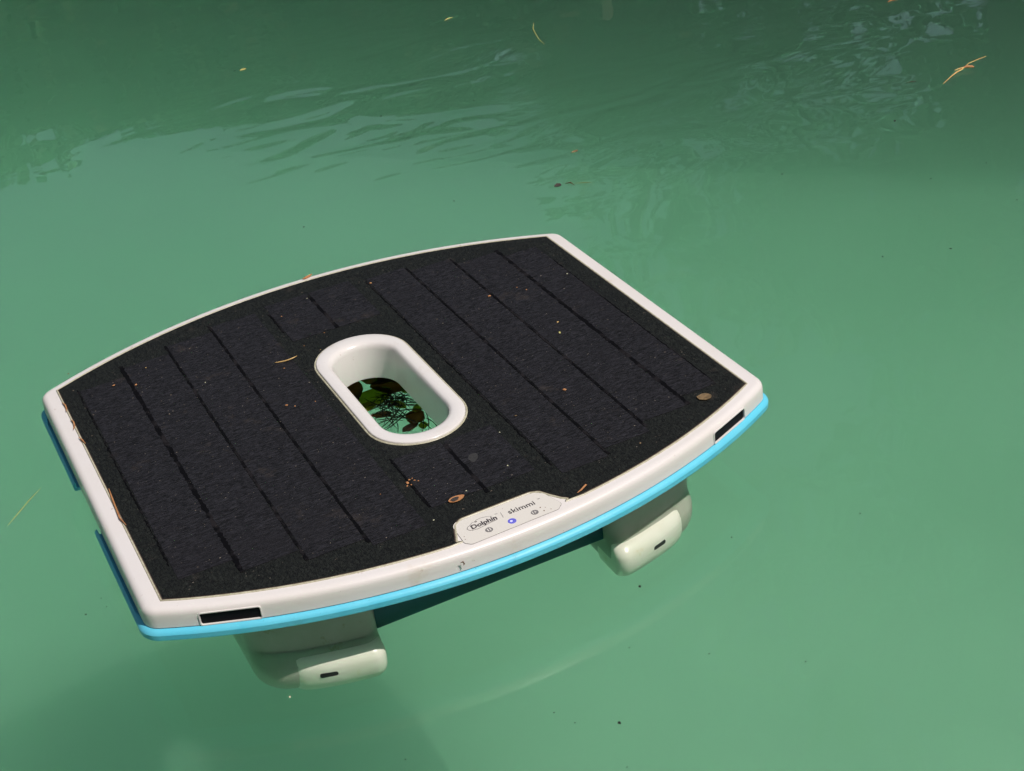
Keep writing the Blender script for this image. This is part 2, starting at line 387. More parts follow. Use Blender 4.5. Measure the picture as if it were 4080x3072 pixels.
CP = Vector((-.33, -1.03, 0))
def at(az, dist): return (CP.x+math.sin(R(az))*dist, CP.y+math.cos(R(az))*dist, .1)
rn = random.Random(5)
BG = [  # azimuth, distance, top elevation, width radius, material
    (-9, 9.5, 21.5, 1.5), (1, 10, 19, 1.3), (8.5, 10.5, 16.6, 1.25), (14.5, 10, 20.6, 1.0), (20.5, 9.5, 21.3, .95), (28, 9, 24.5, 1.2),
    (35, 8.5, 29, 1.5), (43, 8.6, 36, 1.6), (52, 8.8, 33, 1.7)]
LB = ["olive leafed tree across the pool at the far left of the row", "low olive tree left of the gap in the row", "lowest tree of the row, green and rounded",
      "green tree with two lobes beyond the pool", "narrow green tree of middling height beyond the pool", "broad olive tree right of the narrow one",
      "tall green tree beyond the pool, second tallest", "tallest tree of the row across the pool", "tall spreading tree at the right end of the row"]
for i, (az, d, el, rr) in enumerate(BG):
    top = -.7+d*math.tan(R(el)); bl = []
    for k in range(9):
        r = rr*rn.uniform(.34, .55); z = rn.uniform(.35, .86)*top
        lim = rr*(.95 if z < .6*top else .62)
        z = min(z, top-r*.9)
        bl.append((rn.uniform(-lim, lim), rn.uniform(-lim, lim)*.6, z, r))
    bl.append((0, 0, top-.5*rr, .5*rr))
    tree("garden_tree", LB[i], at(az, d), bl, .12, 4600 if 3 <= i <= 6 else 9000, M_l1 if i % 2 else M_l2, .11, "trees beyond the pool")
# unseen tree added right of the pool to shade the far water
tree("garden_tree", "broad shade tree standing on the lawn right of the pool", (4.9, 1.0, .1),  # added unseen tree, there only for its shade
     [(-1.6, -.35, 3.05, .75), (-.6, -1.1, 3.3, .95), (-.9, .5, 3.2, .9), (-.1, -.3, 3.9, 1.1), (-1.9, .9, 3.1, .7), (-1.0, 1.7, 3.3, .9), (-2.1, 1.9, 3.3, .7)], .13, 9000, M_l1, .15)
# unseen trees added round the garden to block sky light
for i, (az, d, el, rr, lab) in enumerate(((-24, 7.5, 38, 1.7, "spreading tree left of the pool, nearest the far trees"), (-44, 6, 48, 1.8, "tall tree standing left of the pool"),  # added unseen trees
                                     (-66, 5.2, 54, 1.8, "dense tall tree left of the near end of the pool"), (-90, 5.0, 56, 1.9, "dark green tree beside the near left paving"),  # added unseen trees
                                     (-114, 5.2, 54, 1.8, "bushy tree behind the near left corner of the pool"), (-138, 5.6, 50, 1.9, "tree on the lawn behind the camera, left"),  # added unseen trees
                                     (-165, 6, 48, 1.9, "tree on the lawn straight behind the camera"), (168, 6, 47, 1.8, "tree on the lawn behind the camera, right"), (143, 7, 43, 1.9, "low bushy tree far behind the camera towards the sun"), (74, 7.5, 40, 1.8, "tree right of the pool beyond the shade tree"),  # added unseen trees
                                     (105, 6.5, 42, 1.8, "low spreading tree on the lawn right of the near paving"))):  # added unseen tree
    top = -.7+d*math.tan(R(el)); bl = [(rn.uniform(-rr, rr)*.7, rn.uniform(-rr, rr)*.7, rn.uniform(.2, .85)*top, rr*rn.uniform(.42, .62)) for _ in range(14)]
    bl.append((0, 0, top-.5*rr, .6*rr))
    tree("garden_tree", lab, at(az, d), bl, .2, 7000, M_l1 if i % 2 else M_l2, .12, "trees added round the garden")
# clipped hedge closing the far side under the trees
root = empty("hedge", (2.2, 8.6, .1)); tag(root, "long clipped green hedge running behind the far end of the pool", "hedge")
rh = random.Random(9); V = []; F = []
for _ in range(26000):
    x = rh.uniform(-7, 9); z = rh.uniform(0, 2.5); y = rh.choice((-.35, .35, 0))+rh.gauss(0, .07)
    if abs(y) < .15: z = 2.5+rh.gauss(0, .06)
    e = Euler((rh.uniform(-1.5, 1.5), rh.uniform(-1.5, 1.5), rh.uniform(0, 6.28))).to_matrix(); k = len(V); q_ = rh.uniform(.07, .15)
    for q in ((-.5, 0, 0), (0, -.3, .03), (.5, 0, 0), (0, .3, .03)): V.append(Vector((x, y+.12*mnoise.noise(Vector((x, z, 0))), z))+e@(Vector(q)*q_))
    F.append((k, k+1, k+2, k+3))
me = bpy.data.meshes.new("leaves"); me.from_pydata([tuple(v) for v in V], [], F); me.materials.append(M_l1)
o = bpy.data.objects.new("leaves", me); C.objects.link(o); o.parent = root; o['kind'] = 'stuff'
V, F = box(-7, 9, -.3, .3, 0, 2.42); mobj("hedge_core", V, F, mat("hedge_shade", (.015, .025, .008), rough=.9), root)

# tall left hedge and building behind the camera, unseen, added to cut sky light
def hedge(name, label, loc, L_, H_, n, seed, along_y):
    rt = empty(name, loc); tag(rt, label, "hedge", "added hedges"); rr_ = random.Random(seed); V = []; F = []
    for _ in range(n):
        x = rr_.uniform(-L_/2, L_/2); z = rr_.uniform(0, H_); y = rr_.choice((-.42, .42, 0))+rr_.gauss(0, .08)
        if abs(y) < .2: z = H_+rr_.gauss(0, .08)
        e = Euler((rr_.uniform(-1.5, 1.5), rr_.uniform(-1.5, 1.5), rr_.uniform(0, 6.28))).to_matrix(); k = len(V); q_ = rr_.uniform(.08, .16)
        c = Vector((y, x, z)) if along_y else Vector((x, y, z))
        for q in ((-.5, 0, 0), (0, -.3, .03), (.5, 0, 0), (0, .3, .03)): V.append(c+e@(Vector(q)*q_))
        F.append((k, k+1, k+2, k+3))
    me = bpy.data.meshes.new("leaves"); me.from_pydata([tuple(v) for v in V], [], F); me.materials.append(M_l1)
    o = bpy.data.objects.new("leaves", me); C.objects.link(o); o.parent = rt; o['kind'] = 'stuff'
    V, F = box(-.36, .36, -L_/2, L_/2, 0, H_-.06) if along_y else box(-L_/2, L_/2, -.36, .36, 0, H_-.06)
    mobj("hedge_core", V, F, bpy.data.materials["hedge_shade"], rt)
hedge("hedge", "tall clipped hedge added to block sky light along the left side of the pool", (-4.95, 1.0, .1), 11, 4.2, 22000, 31, True)
added_house = empty("added_house", (0, -3.6, .126)); tag(added_house, "unseen single storey building added to block light behind the near paving", "added_house")
M_added_stucco = mat("added_house_stucco", (.30, .26, .21), rough=.9, var=(.26, .22, .18), vscale=3, bump=.3, bscale=50)
V, F = box(-5.2, 5.2, -5, 0, 0, 3.0); mobj("added_wall", V, F, M_added_stucco, added_house)
V = [(-5.6, -5.4, 3.003), (5.6, -5.4, 3.003), (5.6, .55, 3.003), (-5.6, .55, 3.003), (-5.6, -5.4, 3.16), (5.6, -5.4, 3.16), (5.6, .55, 3.16), (-5.6, .55, 3.16), (-3, -2.4, 4.3), (3, -2.4, 4.3)]
F = [(0, 3, 2, 1), (0, 1, 5, 4), (1, 2, 6, 5), (2, 3, 7, 6), (3, 0, 4, 7), (4, 5, 9, 8), (5, 6, 9), (6, 7, 8, 9), (7, 4, 8)]
mobj("added_roof", V, F, mat("added_roof_tile", (.22, .12, .08), rough=.85, var=(.16, .09, .06), vscale=8), added_house)
for x0, x1, z0, z1, nm in ((-3.9, -2.5, .9, 2.2, "window"), (2.3, 3.7, .9, 2.2, "window"), (-.9, .9, .02, 2.15, "door")):
    V, F = box(x0, x1, .003, .05, z0, z1); fr_ = mobj(nm, V, F, mat("added_joinery_"+nm, (.45, .43, .40), rough=.5), added_house)
    V, F = box(x0+.08, x1-.08, .054, .06, z0+.08, z1-.08); mobj("pane", V, F, M_black, fr_)

# ------------------------------------------------------------------ the pool skimmer
sk = empty("pool_skimmer", (0, 0, 0))
tag(sk, "white and blue solar pool skimmer floating on the green water", "pool skimmer")

rings = []
for h, ins in ((-15, .8), (-14.6, -.2), (-9, 0), (-5.0, .15), (-3.4, .55), (-2.0, 1.35), (-1.0, 2.5), (-.35, 4.0), (0, 6.0)):
    rings.append([mm(x, y, h) for x, y in outer(ins)])
V, F = loft(rings)
shell = mobj("top_shell", V, F, M_white, sk)
def temp(V, F): return mobj("cutter", V, F, None)
shell.data.materials.append(M_hull)
V, F = prism(race(34, 84), -30, 20); cut(shell, temp(V, F))
for f in shell.data.polygons: f.material_index = 1 if f.normal.z < -.9 else 0

def oriented(P, origin, ux, uz, d0, d1):
    """polygon P in (u,z) mm extruded along the outward direction from d0 to d1"""
    ux = Vector(ux).normalized(); uz = Vector(uz).normalized(); nn = ux.cross(uz)
    r0 = [origin+(ux*u+uz*z+nn*d0)/1000 for u, z in P]; r1 = [origin+(ux*u+uz*z+nn*d1)/1000 for u, z in P]
    return loft([r0, r1])
def rr_rect(hw, hh, r, n=4): return round_poly([(-hw, -hh), (hw, -hh), (hw, hh), (-hw, hh)], r, n)
for s in (-1, 1):
    xc = s*199.5 if s < 0 else 201
    yc = -(arc_y(xc, 506)); RRn = Vector((xc, yc-AC, 0)).normalized()
    tang = Vector((-RRn.y, RRn.x, 0))
    if tang.x < 0: tang = -tang
    o = mm(xc, yc, -9.6)
    V, F = oriented(rr_rect(20.5, 4.6, 1.5), o, tang, (0, 0, 1), -9, 4); cut(shell, temp(V, F))
    V, F = oriented(rr_rect(20.4, 4.5, 1.4), o, tang, (0, 0, 1), -8.9, -1.0); mobj("window", V, F, M_black, sk, 40)
    # thin raised frame lip round the opening
    P = rr_rect(21.3, 5.4, 2.0, 4); Q = rr_rect(20.6, 4.7, 1.5, 4)
    nn = tang.cross(Vector((0, 0, 1)))
    rs = [[o+(tang*u+Vector((0, 0, 1))*z+nn*d)/1000 for u, z in PP] for PP, d in ((P, -.6), (P, .35), (Q, .35), (Q, -2.0))]
    V, F = loft(rs, cap0=False, cap1=False); mobj("window_frame", V, F, M_white, sk, 30)
resmooth(shell, 28)

# blue skirt in two lengths with gaps in the middle of the sides
prof = [(1.2, -15.4), (-.5, -15.2), (-2.2, -15.9), (-3.7, -17.3), (-4.2, -18.3), (-4.0, -22.2), (-3.4, -23.1), (-2.2, -23.5), (12, -23.5), (12, -15.4)]
def skirt(test):
    base = outer(0); n = len(base)
    offs = [outer_off(p[0]) for p in prof]
    idx = [i for i in range(n) if test(*base[i])]
    # rotate so that the run is contiguous
    st = 0
    for k in range(len(idx)):
        if (idx[k]-idx[k-1]) % n != 1: st = k
    idx = idx[st:]+idx[:st]
    rings = []
    for i in idx:
        side = abs(base[i][0]) > 251.9 and abs(base[i][1]) < 148
        r = [mm(offs[j][i][0], offs[j][i][1], prof[j][1]) for j in range(len(prof))]
        if side:                                # open seam between the side bumpers and the white wall
            g_ = inset_pts(base, -1.9)[i]; r[0] = mm(*g_, -21); r[1] = mm(g_[0], g_[1], -16); r[9] = mm(offs[9][i][0], offs[9][i][1], -21)
        rings.append(r)
    return loft(rings, closed=True)
def outer_off(d):
    b = outer(0)
    return inset_pts(b, d)
_arc = arc_outline
def arc_outline(hw, RR, cm, r, side=40, arc=60, cn=9): return _arc(hw, RR, cm, r, side, arc, cn)
V, F = skirt(lambda x, y: (y < -28)); mobj("bumper", V, F, M_blue, sk, 22)
V, F = skirt(lambda x, y: (y > 38)); mobj("bumper", V, F, M_blue, sk, 22)

# hull walls under the deck
def ring_wall(P, th, h0, h1):
    Q = inset_pts(P, th)
    rs = [[mm(x, y, h) for x, y in PP] for PP, h in ((P, h0), (P, h1), (Q, h1), (Q, h0), (P, h0))]
    return loft(rs, cap0=False, cap1=False)
hullP = round_poly([(-176, -150), (-99, -150), (-99, -189), (91, -189), (91, -150), (176, -150), (176, 178), (-176, 178)], [1, 1, 1, 1, 1, 1, 30, 30], 4)
V, F = ring_wall(hullP, 3, -75.5, -15.3); mobj("hull", V, F, M_hull, sk, 40)

# pontoon feet: deck shade coloured into the grey body, cream cap where sunlit
M_pontoon_shade = mat("shaded_grey_plastic", (.40, .42, .36), rough=.3, spec=.5, var=(.33, .36, .28), vscale=40,
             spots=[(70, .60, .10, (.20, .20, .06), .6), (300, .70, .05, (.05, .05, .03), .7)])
def plan(x, o=18.5): return -(arc_y(abs(x), 506)-o)
for s in (-1, 1):
    xi, xo = (99, 188) if s < 0 else (90, 180)
    def mir(P): return [(-x, y) for x, y in P][::-1] if s < 0 else P
    P = mir([(xi, plan(xi)), (xi+28, plan(xi+28)), (xi+55, plan(xi+55)), (xo, plan(xo)+4), (xo+1, -60), (xi, -60)])
    rad = [15, 200, 200, 38, 10, 6]
    if s < 0: rad = rad[::-1]
    B = round_poly(P, rad, 8); rs = []; mx_ = sum(p[0] for p in B)/len(B)
    # (height, how far the front is set back, how much the whole plan has shrunk)
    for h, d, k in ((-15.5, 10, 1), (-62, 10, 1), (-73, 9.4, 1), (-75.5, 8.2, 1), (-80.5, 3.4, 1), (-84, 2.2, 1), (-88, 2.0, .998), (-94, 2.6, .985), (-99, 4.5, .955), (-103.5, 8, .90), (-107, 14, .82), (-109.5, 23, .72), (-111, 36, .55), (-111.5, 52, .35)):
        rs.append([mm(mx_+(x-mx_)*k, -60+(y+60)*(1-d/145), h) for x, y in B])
    V, F = loft(rs); pont = mobj("pontoon", V, F, M_pontoon_shade, sk, 45)
    # sunlit part as a cream cap: rounded lozenge wrapping the front face
    ci, co = xi+.2, xi+(70 if s < 0 else 76)
    Pc = mir([(ci, plan(ci)-1.2), (ci+22, plan(ci+22)-1.2), (ci+46, plan(ci+46)-.9), (co, plan(co)+3.2), (co-6, plan(co)+40), (ci, plan(ci)+40)])
    rc = [15, 200, 200, 26, 6, 6]
    if s < 0: rc = rc[::-1]
    Bc = round_poly(Pc, rc, 8); mc_ = sum(p[0] for p in Bc)/len(Bc); yb = plan(ci+30)+40; rs = []
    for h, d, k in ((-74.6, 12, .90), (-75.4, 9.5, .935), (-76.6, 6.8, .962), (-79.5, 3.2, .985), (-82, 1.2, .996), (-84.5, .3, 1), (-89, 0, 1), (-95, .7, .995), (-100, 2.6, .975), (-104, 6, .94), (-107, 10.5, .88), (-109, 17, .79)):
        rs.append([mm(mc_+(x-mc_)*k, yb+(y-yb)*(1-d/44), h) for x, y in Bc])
    V, F = loft(rs); foot = mobj("lit_front_cap", V, F, M_foot, pont)
    xc = -143 if s < 0 else 130
    yc = plan(xc)-1.2; nrm = Vector((xc, yc-AC, 0)).normalized(); tang = Vector((-nrm.y, nrm.x, 0))
    if tang.x < 0: tang = -tang
    o = mm(xc, yc, -88.5)
    V, F = oriented(rr_rect(6.6, 2.0, 1.7), o, tang, (0, 0, 1), -6, 4); cut(foot, temp(V, F)); resmooth(foot, 40)
    V, F = oriented(rr_rect(6.5, 1.9, 1.6), o, tang, (0, 0, 1), -5.9, -.8); mobj("slot", V, F, M_slot, pont, 40)

# the water climbs a little where it meets the plastic
def meniscus(P):
    rs = []
    for d, z in ((3.2, .02), (1.8, .25), (.8, .8), (.25, 1.7)):
        rs.append([Vector((x/1000, y/1000, z/1000)) for x, y in inset_pts(P, -d)])
    V, F = loft(rs, cap0=False, cap1=False)
    return V, F
M_film = bpy.data.materials.new("water_film"); M_film.use_nodes = True; t_ = M_film.node_tree; t_.nodes.remove(t_.nodes["Principled BSDF"])
f_ = t_.nodes.new("ShaderNodeFresnel"); f_.inputs[0].default_value = 1.33; g_ = t_.nodes.new("ShaderNodeBsdfGlossy"); g_.inputs["Roughness"].default_value = .03
b_ = t_.nodes.new("ShaderNodeBsdfTransparent"); x_ = t_.nodes.new("ShaderNodeMixShader")
t_.links.new(f_.outputs[0], x_.inputs[0]); t_.links.new(b_.outputs[0], x_.inputs[1]); t_.links.new(g_.outputs[0], x_.inputs[2]); t_.links.new(x_.outputs[0], t_.nodes["Material Output"].inputs["Surface"])
for s in (-1, 1):
    xi, xo = (99, 188) if s < 0 else (90, 180)
    P = [(xi, plan(xi)+9), (xi+28, plan(xi+28)+9), (xi+55, plan(xi+55)+9), (xo, plan(xo)+12), (xo+1, -60), (xi, -60)]
    if s < 0: P = [(-x, y) for x, y in P][::-1]
    rad = [15, 200, 200, 38, 10, 6] if s > 0 else [6, 10, 38, 200, 200, 15]
    V, F = meniscus(round_poly(P, rad, 8)); tag(mobj("water_edge", V, F, M_film, None, 80), kind='structure', label="thin curved edge of water climbing a pontoon")
V, F = meniscus([(-96, -189), (96, -189), (96, -180), (-96, -180)]); tag(mobj("water_edge", V, F, M_film, None, 80), kind='structure', label="thin curved edge of water along the dark hull front")

# handle collar and well
prof = [(40, 96, 0.1), (40, 96, 1.5), (39.7, 95.7, 2.1), (39.0, 95.0, 2.35), (34.0, 88.8, 2.35), (31.4, 84.8, 2.15), (30.0, 82.6, 1.6), (29.0, 81.0, .6), (28.4, 79.9, -.7), (28.0, 79.2, -2.2), (27.8, 78.7, -4.0),
        (26, 76.0, -30), (26.2, 76.2, -31), (27.2, 77.4, -31), (30.5, 80.5, -16), (33.5, 83.5, -14.5)]
V, F = loft([[mm(x+1, y, h) for x, y in race(a, b, 20)] for a, b, h in prof], cap0=False, cap1=False)
collar = mobj("handle_rim", V, F, M_collar, sk, 45)

# solar panel
PA = []
nA = 40
for i in range(nA+1):
    x = 236-472*i/nA; PA.append((x, arc_y(x)))
front = []
for i in range(nA+1):
    x = -236+472*i/nA
    if -46 < x < 52: continue
    front.append((x, -arc_y(x)))
notch = round_poly([(-43, -226.2), (-40, -219), (-35, -205.5), (-28, -200.6), (28, -200), (35, -203), (40, -212), (45, -219.5), (51, -225)], [2, 3, 6, 7, 7, 6, 6, 6, 3], 4)
fl = [p for p in front if p[0] < 0]; fr = [p for p in front if p[0] > 0]
notch = [p for p in notch]
poly = PA+fl+notch+fr
V, F = prism(inset_pts(poly, -1.0), .02, .30); edge_ = mobj('panel_edge', V, F, M_edge, sk)
V, F = prism([(x+1, y) for x, y in race(41.8, 97.8, 20)], -3, 9); cut(edge_, temp(V, F))
V, F = prism(poly, .05, .62); panel = mobj("solar_panel", V, F, M_weave, sk)
panel.data.materials.append(M_edge)
V, F = prism([(x+1, y) for x, y in race(40.6, 96.6, 20)], -3, 9); cut(panel, temp(V, F))
for f in panel.data.polygons:
    if abs(f.normal.z) < .5: f.material_index = 1
# gasket bead round the panel
def bead(path, r0, h, name, mt, parent):
    n = len(path); rs = []
    for i in range(n):
        a, p, b = Vector(path[i-1]), Vector(path[i]), Vector(path[(i+1) % n])
        t = (b-a).normalized(); nr = Vector((-t.y, t.x))
        rs.append([mm(p.x+nr.x*r0*math.cos(k*math.pi/3), p.y+nr.y*r0*math.cos(k*math.pi/3), h+r0*.9*math.sin(k*math.pi/3)) for k in range(6)])
    rs.append(rs[0]); V, F = loft(rs, cap0=False, cap1=False); return mobj(name, V, F, mt, parent, 60)
gp = inset_pts(round_poly(poly, 1.0, 1) if False else poly, -1.3)
bead(gp, .8, .1, "gasket", M_gasket, panel)
bead([(x+1, y) for x, y in race(41.0, 97.0, 20)], .75, .55, "gasket", M_gasket, panel)

rj = random.Random(3)
def rough_strip(x0, x1, y0, y1, h0, h1, j, step=5.0, j2=None):
    n = max(2, int((y1-y0)/step)); L_, R_ = [], []
    j2 = j if j2 is None else j2
    for i in range(n+1):
        y = y0+(y1-y0)*i/n; R_.append((x1+rj.uniform(-j, j), y)); L_.append((x0+rj.uniform(-j2, j2), y))
    P = R_+L_[::-1]
    k = len(R_); rs = [[mm(x, y, h0) for x, y in P], [mm(x, y, h1) for x, y in P]]
    V, _ = loft(rs, cap0=False, cap1=False); N = len(P); F = []
    for i in range(N): F.append((i, (i+1) % N, N+(i+1) % N, N+i))
    for i in range(k-1):
        F.append((N+i, N+i+1, N+N-2-i, N+N-1-i))
    return V, F
edges = [-222, -180, -137, -93, -49, 0]
cells = []
for a, b in ((-222, -180), (-180, -137), (-137, -93), (-93, -49), (58, 99), (99, 141), (141, 184), (184, 219)):
    e = arc_y(max(abs(a), abs(b)))-(22 if abs(a) > 190 or abs(b) > 190 else 24)
    cells.append((a, b, -e, e))
for a, b in ((-40, 3), (3, 46)):
    e = arc_y(46)-24
    cells += [(a, b, 122, e), (a, b, -178, -103)]
for a, b, y0, y1 in cells:
    V, F = rough_strip(a+1.3, b-1.3, y0, y1, -.5, .95, .28); mobj("solar_cell", V, F, M_cell, panel)
for x, w_, y0, y1 in ((-222, 1.0, -134, 157), (-180, 3.4, -171, 174), (-137, 2.0, -184, 186), (-93, 2.2, -190, 199), (-40, 1.6, 143, 186), (-40, 1.6, -176, -101), (3, 3.0, 122, 197), (3, 3.0, -184, -107),
                      (57.5, 1.1, -180, 190), (99, 2.0, -192, 192), (141, 2.0, -176, 182), (184, 3.4, -168, 172), (218, 1.0, -150, 120)):
    V, F = rough_strip(x-w_/2, x+w_/2, y0, y1, -.5, 1.04, .7, 2.6); mobj("groove", V, F, M_groove, panel)

# control plate, lettering, buttons
cp = round_poly([(-33, -233), (36, -231), (41, -226), (36, -208), (30, -203), (-33, -203.5), (-36, -207), (-37, -229)][::1], [3, 3, 3, 4, 3, 1.5, 1.5, 3], 4)
V, F = prism(cp, .02, .35); plate = mobj("control_plate", V, F, M_sticker, sk)
bead(inset_pts(cp, -.15), .16, .12, "plate_edge", M_inkl, plate)
def text(s, size, x, y, h, m, name, parent, off=0, shear=0, rot=0, ext=.00003, space=1.0):
    cu = bpy.data.curves.new("t", 'FONT'); cu.body = s; cu.size = size/1000; cu.offset = off/1000; cu.extrude = ext; cu.shear = shear; cu.space_character = space
    to = bpy.data.objects.new("t", cu); C.objects.link(to)
    dg = bpy.context.evaluated_depsgraph_get(); dg.update()
    me = bpy.data.meshes.new_from_object(to.evaluated_get(dg)); bpy.data.objects.remove(to)
    me.materials.clear(); me.materials.append(m)
    mt = Matrix.Translation(mm(x, y, h)) @ Matrix.Rotation(R(rot), 4, 'Z'); me.transform(mt); me.name = name
    o = bpy.data.objects.new(name, me); C.objects.link(o); o.parent = parent; return o
text("skimmi", 7.4, 4.0, -216.6, .42, M_ink, "lettering", plate, off=.08, space=1.02)
text("TM", 1.6, 28.6, -212.6, .42, M_inkl, "lettering", plate)
text("Dolphin", 6.4, -25.9, -217.9, .62, M_ink, "lettering", plate, off=.16, shear=.12, rot=3)
text("TM", 1.6, -4.9, -211.5, .42, M_inkl, "lettering", plate)
V, F = prism([(-1.35, -217.6), (-1.0, -217.6), (-.2, -211), (-.5, -211)], .3, .46); mobj("divider_line", V, F, M_inkl, plate)
# leaping animal emblem arched over the first word: dark outline, pale body
em = [(-28.0, -217.6), (-29.0, -215.6), (-27.6, -213.4), (-25.0, -212.2), (-22.5, -210.2), (-21.0, -210.6), (-18.0, -208.9), (-15.0, -208.7), (-11.0, -209.6), (-7.5, -211.3), (-8.5, -212.6), (-6.2, -213.6), (-5.6, -217.4), (-14, -218.4), (-22.0, -219.6), (-26.2, -219.0)]
V, F = prism(em, .3, .39); mobj("emblem", V, F, M_ink, plate)
V, F = prism(inset_pts(em, .38), .3, .45); mobj("emblem", V, F, M_paper, plate)
for q in ((-24.6, -213.6), (-19.8, -211.2)):
    V, F = prism([(q[0]+.9*math.cos(t*math.pi/4), q[1]+.5*math.sin(t*math.pi/4)) for t in range(8)], .3, .5); mobj("emblem", V, F, M_ink, plate)
def disc(x, y, r, h0, h1, name, m, parent, n=20, ry=None):
    V, F = prism([(x+r*math.cos(t*2*math.pi/n), y+(ry or r)*math.sin(t*2*math.pi/n)) for t in range(n)], h0, h1, .08); return mobj(name, V, F, m, parent, 40)
b1_ = disc(-16, -225, 2.8, .3, .6, "button", M_inkl, plate)
for dx in (-.9, .9):
    V, F = prism([(-16+dx-.42, -226.6), (-16+dx+.42, -226.6), (-16+dx+.42, -223.4), (-16+dx-.42, -223.4)], .55, .66)
    mobj("button_symbol", V, F, M_paper, plate)
disc(2, -225, 3.1, .3, .6, "button", M_led, plate); disc(1.4, -225, 1.0, .5, .66, "button_symbol", M_ledc, plate)
disc(20, -225, 2.8, .3, .6, "button", M_inkl, plate)
V, F = prism([(19.2, -227), (20.3, -225.4), (19.6, -225.2), (20.9, -223), (20.6, -224.7), (21.4, -224.9)], .55, .66); mobj("button_symbol", V, F, M_paper, plate)
V, F = prism([(18.0, -226.4), (18.7, -226.4), (18.9, -223.6), (18.2, -223.6)], .55, .66); mobj("button_symbol", V, F, M_paper, plate)
V, F = prism(round_poly([(-39.6, -217.8), (-38.6, -217.8), (-37.0, -208.6), (-38.0, -208.8)], .3, 2), .02, .12); mobj("vent_slit", V, F, M_ink, plate)

# ------------------------------------------------------------------ debris
def flat_leaf(name, pts, z, m, label, cat='leaf', group=None, th=.4, curl=1.0, parent=None, seed=1):
    """pts: outline in device mm; gently cupped solid blade with a mid vein; origin at its centre"""
    cx = sum(p[0] for p in pts)/len(pts); cyy = sum(p[1] for p in pts)/len(pts)
    n = len(pts); V = []; F = []
    sc = max(math.hypot(p[0]-cx, p[1]-cyy) for p in pts)
    for side in (0, 1):
        for k, f in enumerate((1.0, .66, .33)):
            for p in pts:
                dx, dy = (p[0]-cx)*f, (p[1]-cyy)*f
                zz = curl*(f*f)*(1+.6*mnoise.noise(Vector((dx*.25+seed, dy*.25, seed))))+th*(1 if side == 0 else 0)
                V.append(Vector((dx, dy, zz))/1000)
        V.append(Vector((0, 0, th*(1 if side == 0 else 0)))/1000)
    b = 3*n+1
    for side in (0, 1):
        o = side*b
        for k in range(2):
            for i in range(n):
                j = (i+1) % n; F.append((o+k*n+i, o+k*n+j, o+(k+1)*n+j, o+(k+1)*n+i))
        for i in range(n): F.append((o+2*n+i, o+2*n+(i+1) % n, o+3*n))
    for i in range(n): F.append((i, (i+1) % n, b+(i+1) % n, b+i))
    o = mobj(name, V, F, m, parent, 60, (cx/1000, cyy/1000, z/1000))
    if label: tag(o, label, cat, group)
    return o
def ell(cx, cy_, a, b, rot=0, n=14, pinch=0, jit=.08, seed=1):
    rr = random.Random(seed); P = []
    for i in range(n):
        t = 2*math.pi*i/n; k = 1+rr.uniform(-jit, jit)
        x = a*math.cos(t)*k; y = b*math.sin(t)*k*(1-pinch*abs(math.cos(t))**3)
        P.append((cx+x*math.cos(R(rot))-y*math.sin(R(rot)), cy_+x*math.sin(R(rot))+y*math.cos(R(rot))))
    return P
TOPZ = ZD+1.0
lf = flat_leaf("fallen_leaf", ell(-20, -179, 6.5, 3.4, 6, 14, .3, .06, 2), TOPZ, M_leaf_or, "orange oval leaf with a charred dark centre on the solar panel above the control plate", curl=.5)
flat_leaf("dark_patch", ell(-1.5, 0, 3.6, 1.9, 10, 12, 0, .22, 5), 0, M_leaf_dk, None, parent=lf, th=.25, curl=.2).location = (-.0013, 0, .00045)
lf = flat_leaf("fallen_leaf", ell(199, -167, 6.0, 4.6, -20, 16, .15, .08, 3), TOPZ, M_leaf_tan, "tan netted leaf disc at the right front corner of the solar panel", curl=.4)
flat_leaf("leaf_flake", ell(14, -137, 3.8, 6.8, -30, 14, .2, .22, 4), TOPZ-.1, mat("grey_film", (.035, .035, .036), rough=.8, var=(.02, .02, .02), vscale=400), "dull grey flake stuck to the panel in front of the handle opening", th=.15, curl=.1)

def crumb(x, y, s, m, label, z=TOPZ, group=None, name="leaf_crumb", cat="leaf crumb", flat=.5):
    rr = random.Random(int(x*31+y*17)); n = 7
    V = []; F = []
    bm = bmesh.new(); bmesh.ops.create_icosphere(bm, subdivisions=1, radius=1)
    for v in bm.verts:
        k = rr.uniform(.55, 1.25); v.co = Vector((v.co.x*k*s, v.co.y*k*s*rr.uniform(.6, .9), v.co.z*k*s*flat))/1000
    ang = rr.uniform(0, 6.28); bmesh.ops.rotate(bm, verts=bm.verts, matrix=Matrix.Rotation(ang, 3, 'Z'))
    me = bpy.data.meshes.new(name); bm.to_mesh(me); bm.free(); me.materials.append(m)
    o = bpy.data.objects.new(name, me); C.objects.link(o); o.location = (x/1000, y/1000, (z+s*flat*.4)/1000)
    tag(o, label, cat, group); return o
g = "orange leaf crumbs scattered on the solar panel"
crumb_labels = set()
crumbs = [(-41.5, -139, 1.5), (-38.5, -136, 1.2), (-43, -142.5, 1.0), (-35.5, -139, 1.1), (-36, -135.5, .9), (-40, -143, .8), (-33.5, -141, .8)]
for i, (x, y, s) in enumerate(crumbs): crumb(x, y, s, M_leaf_or, "small orange crumb in the cluster behind the oval leaf", group="crumb cluster behind the oval leaf")
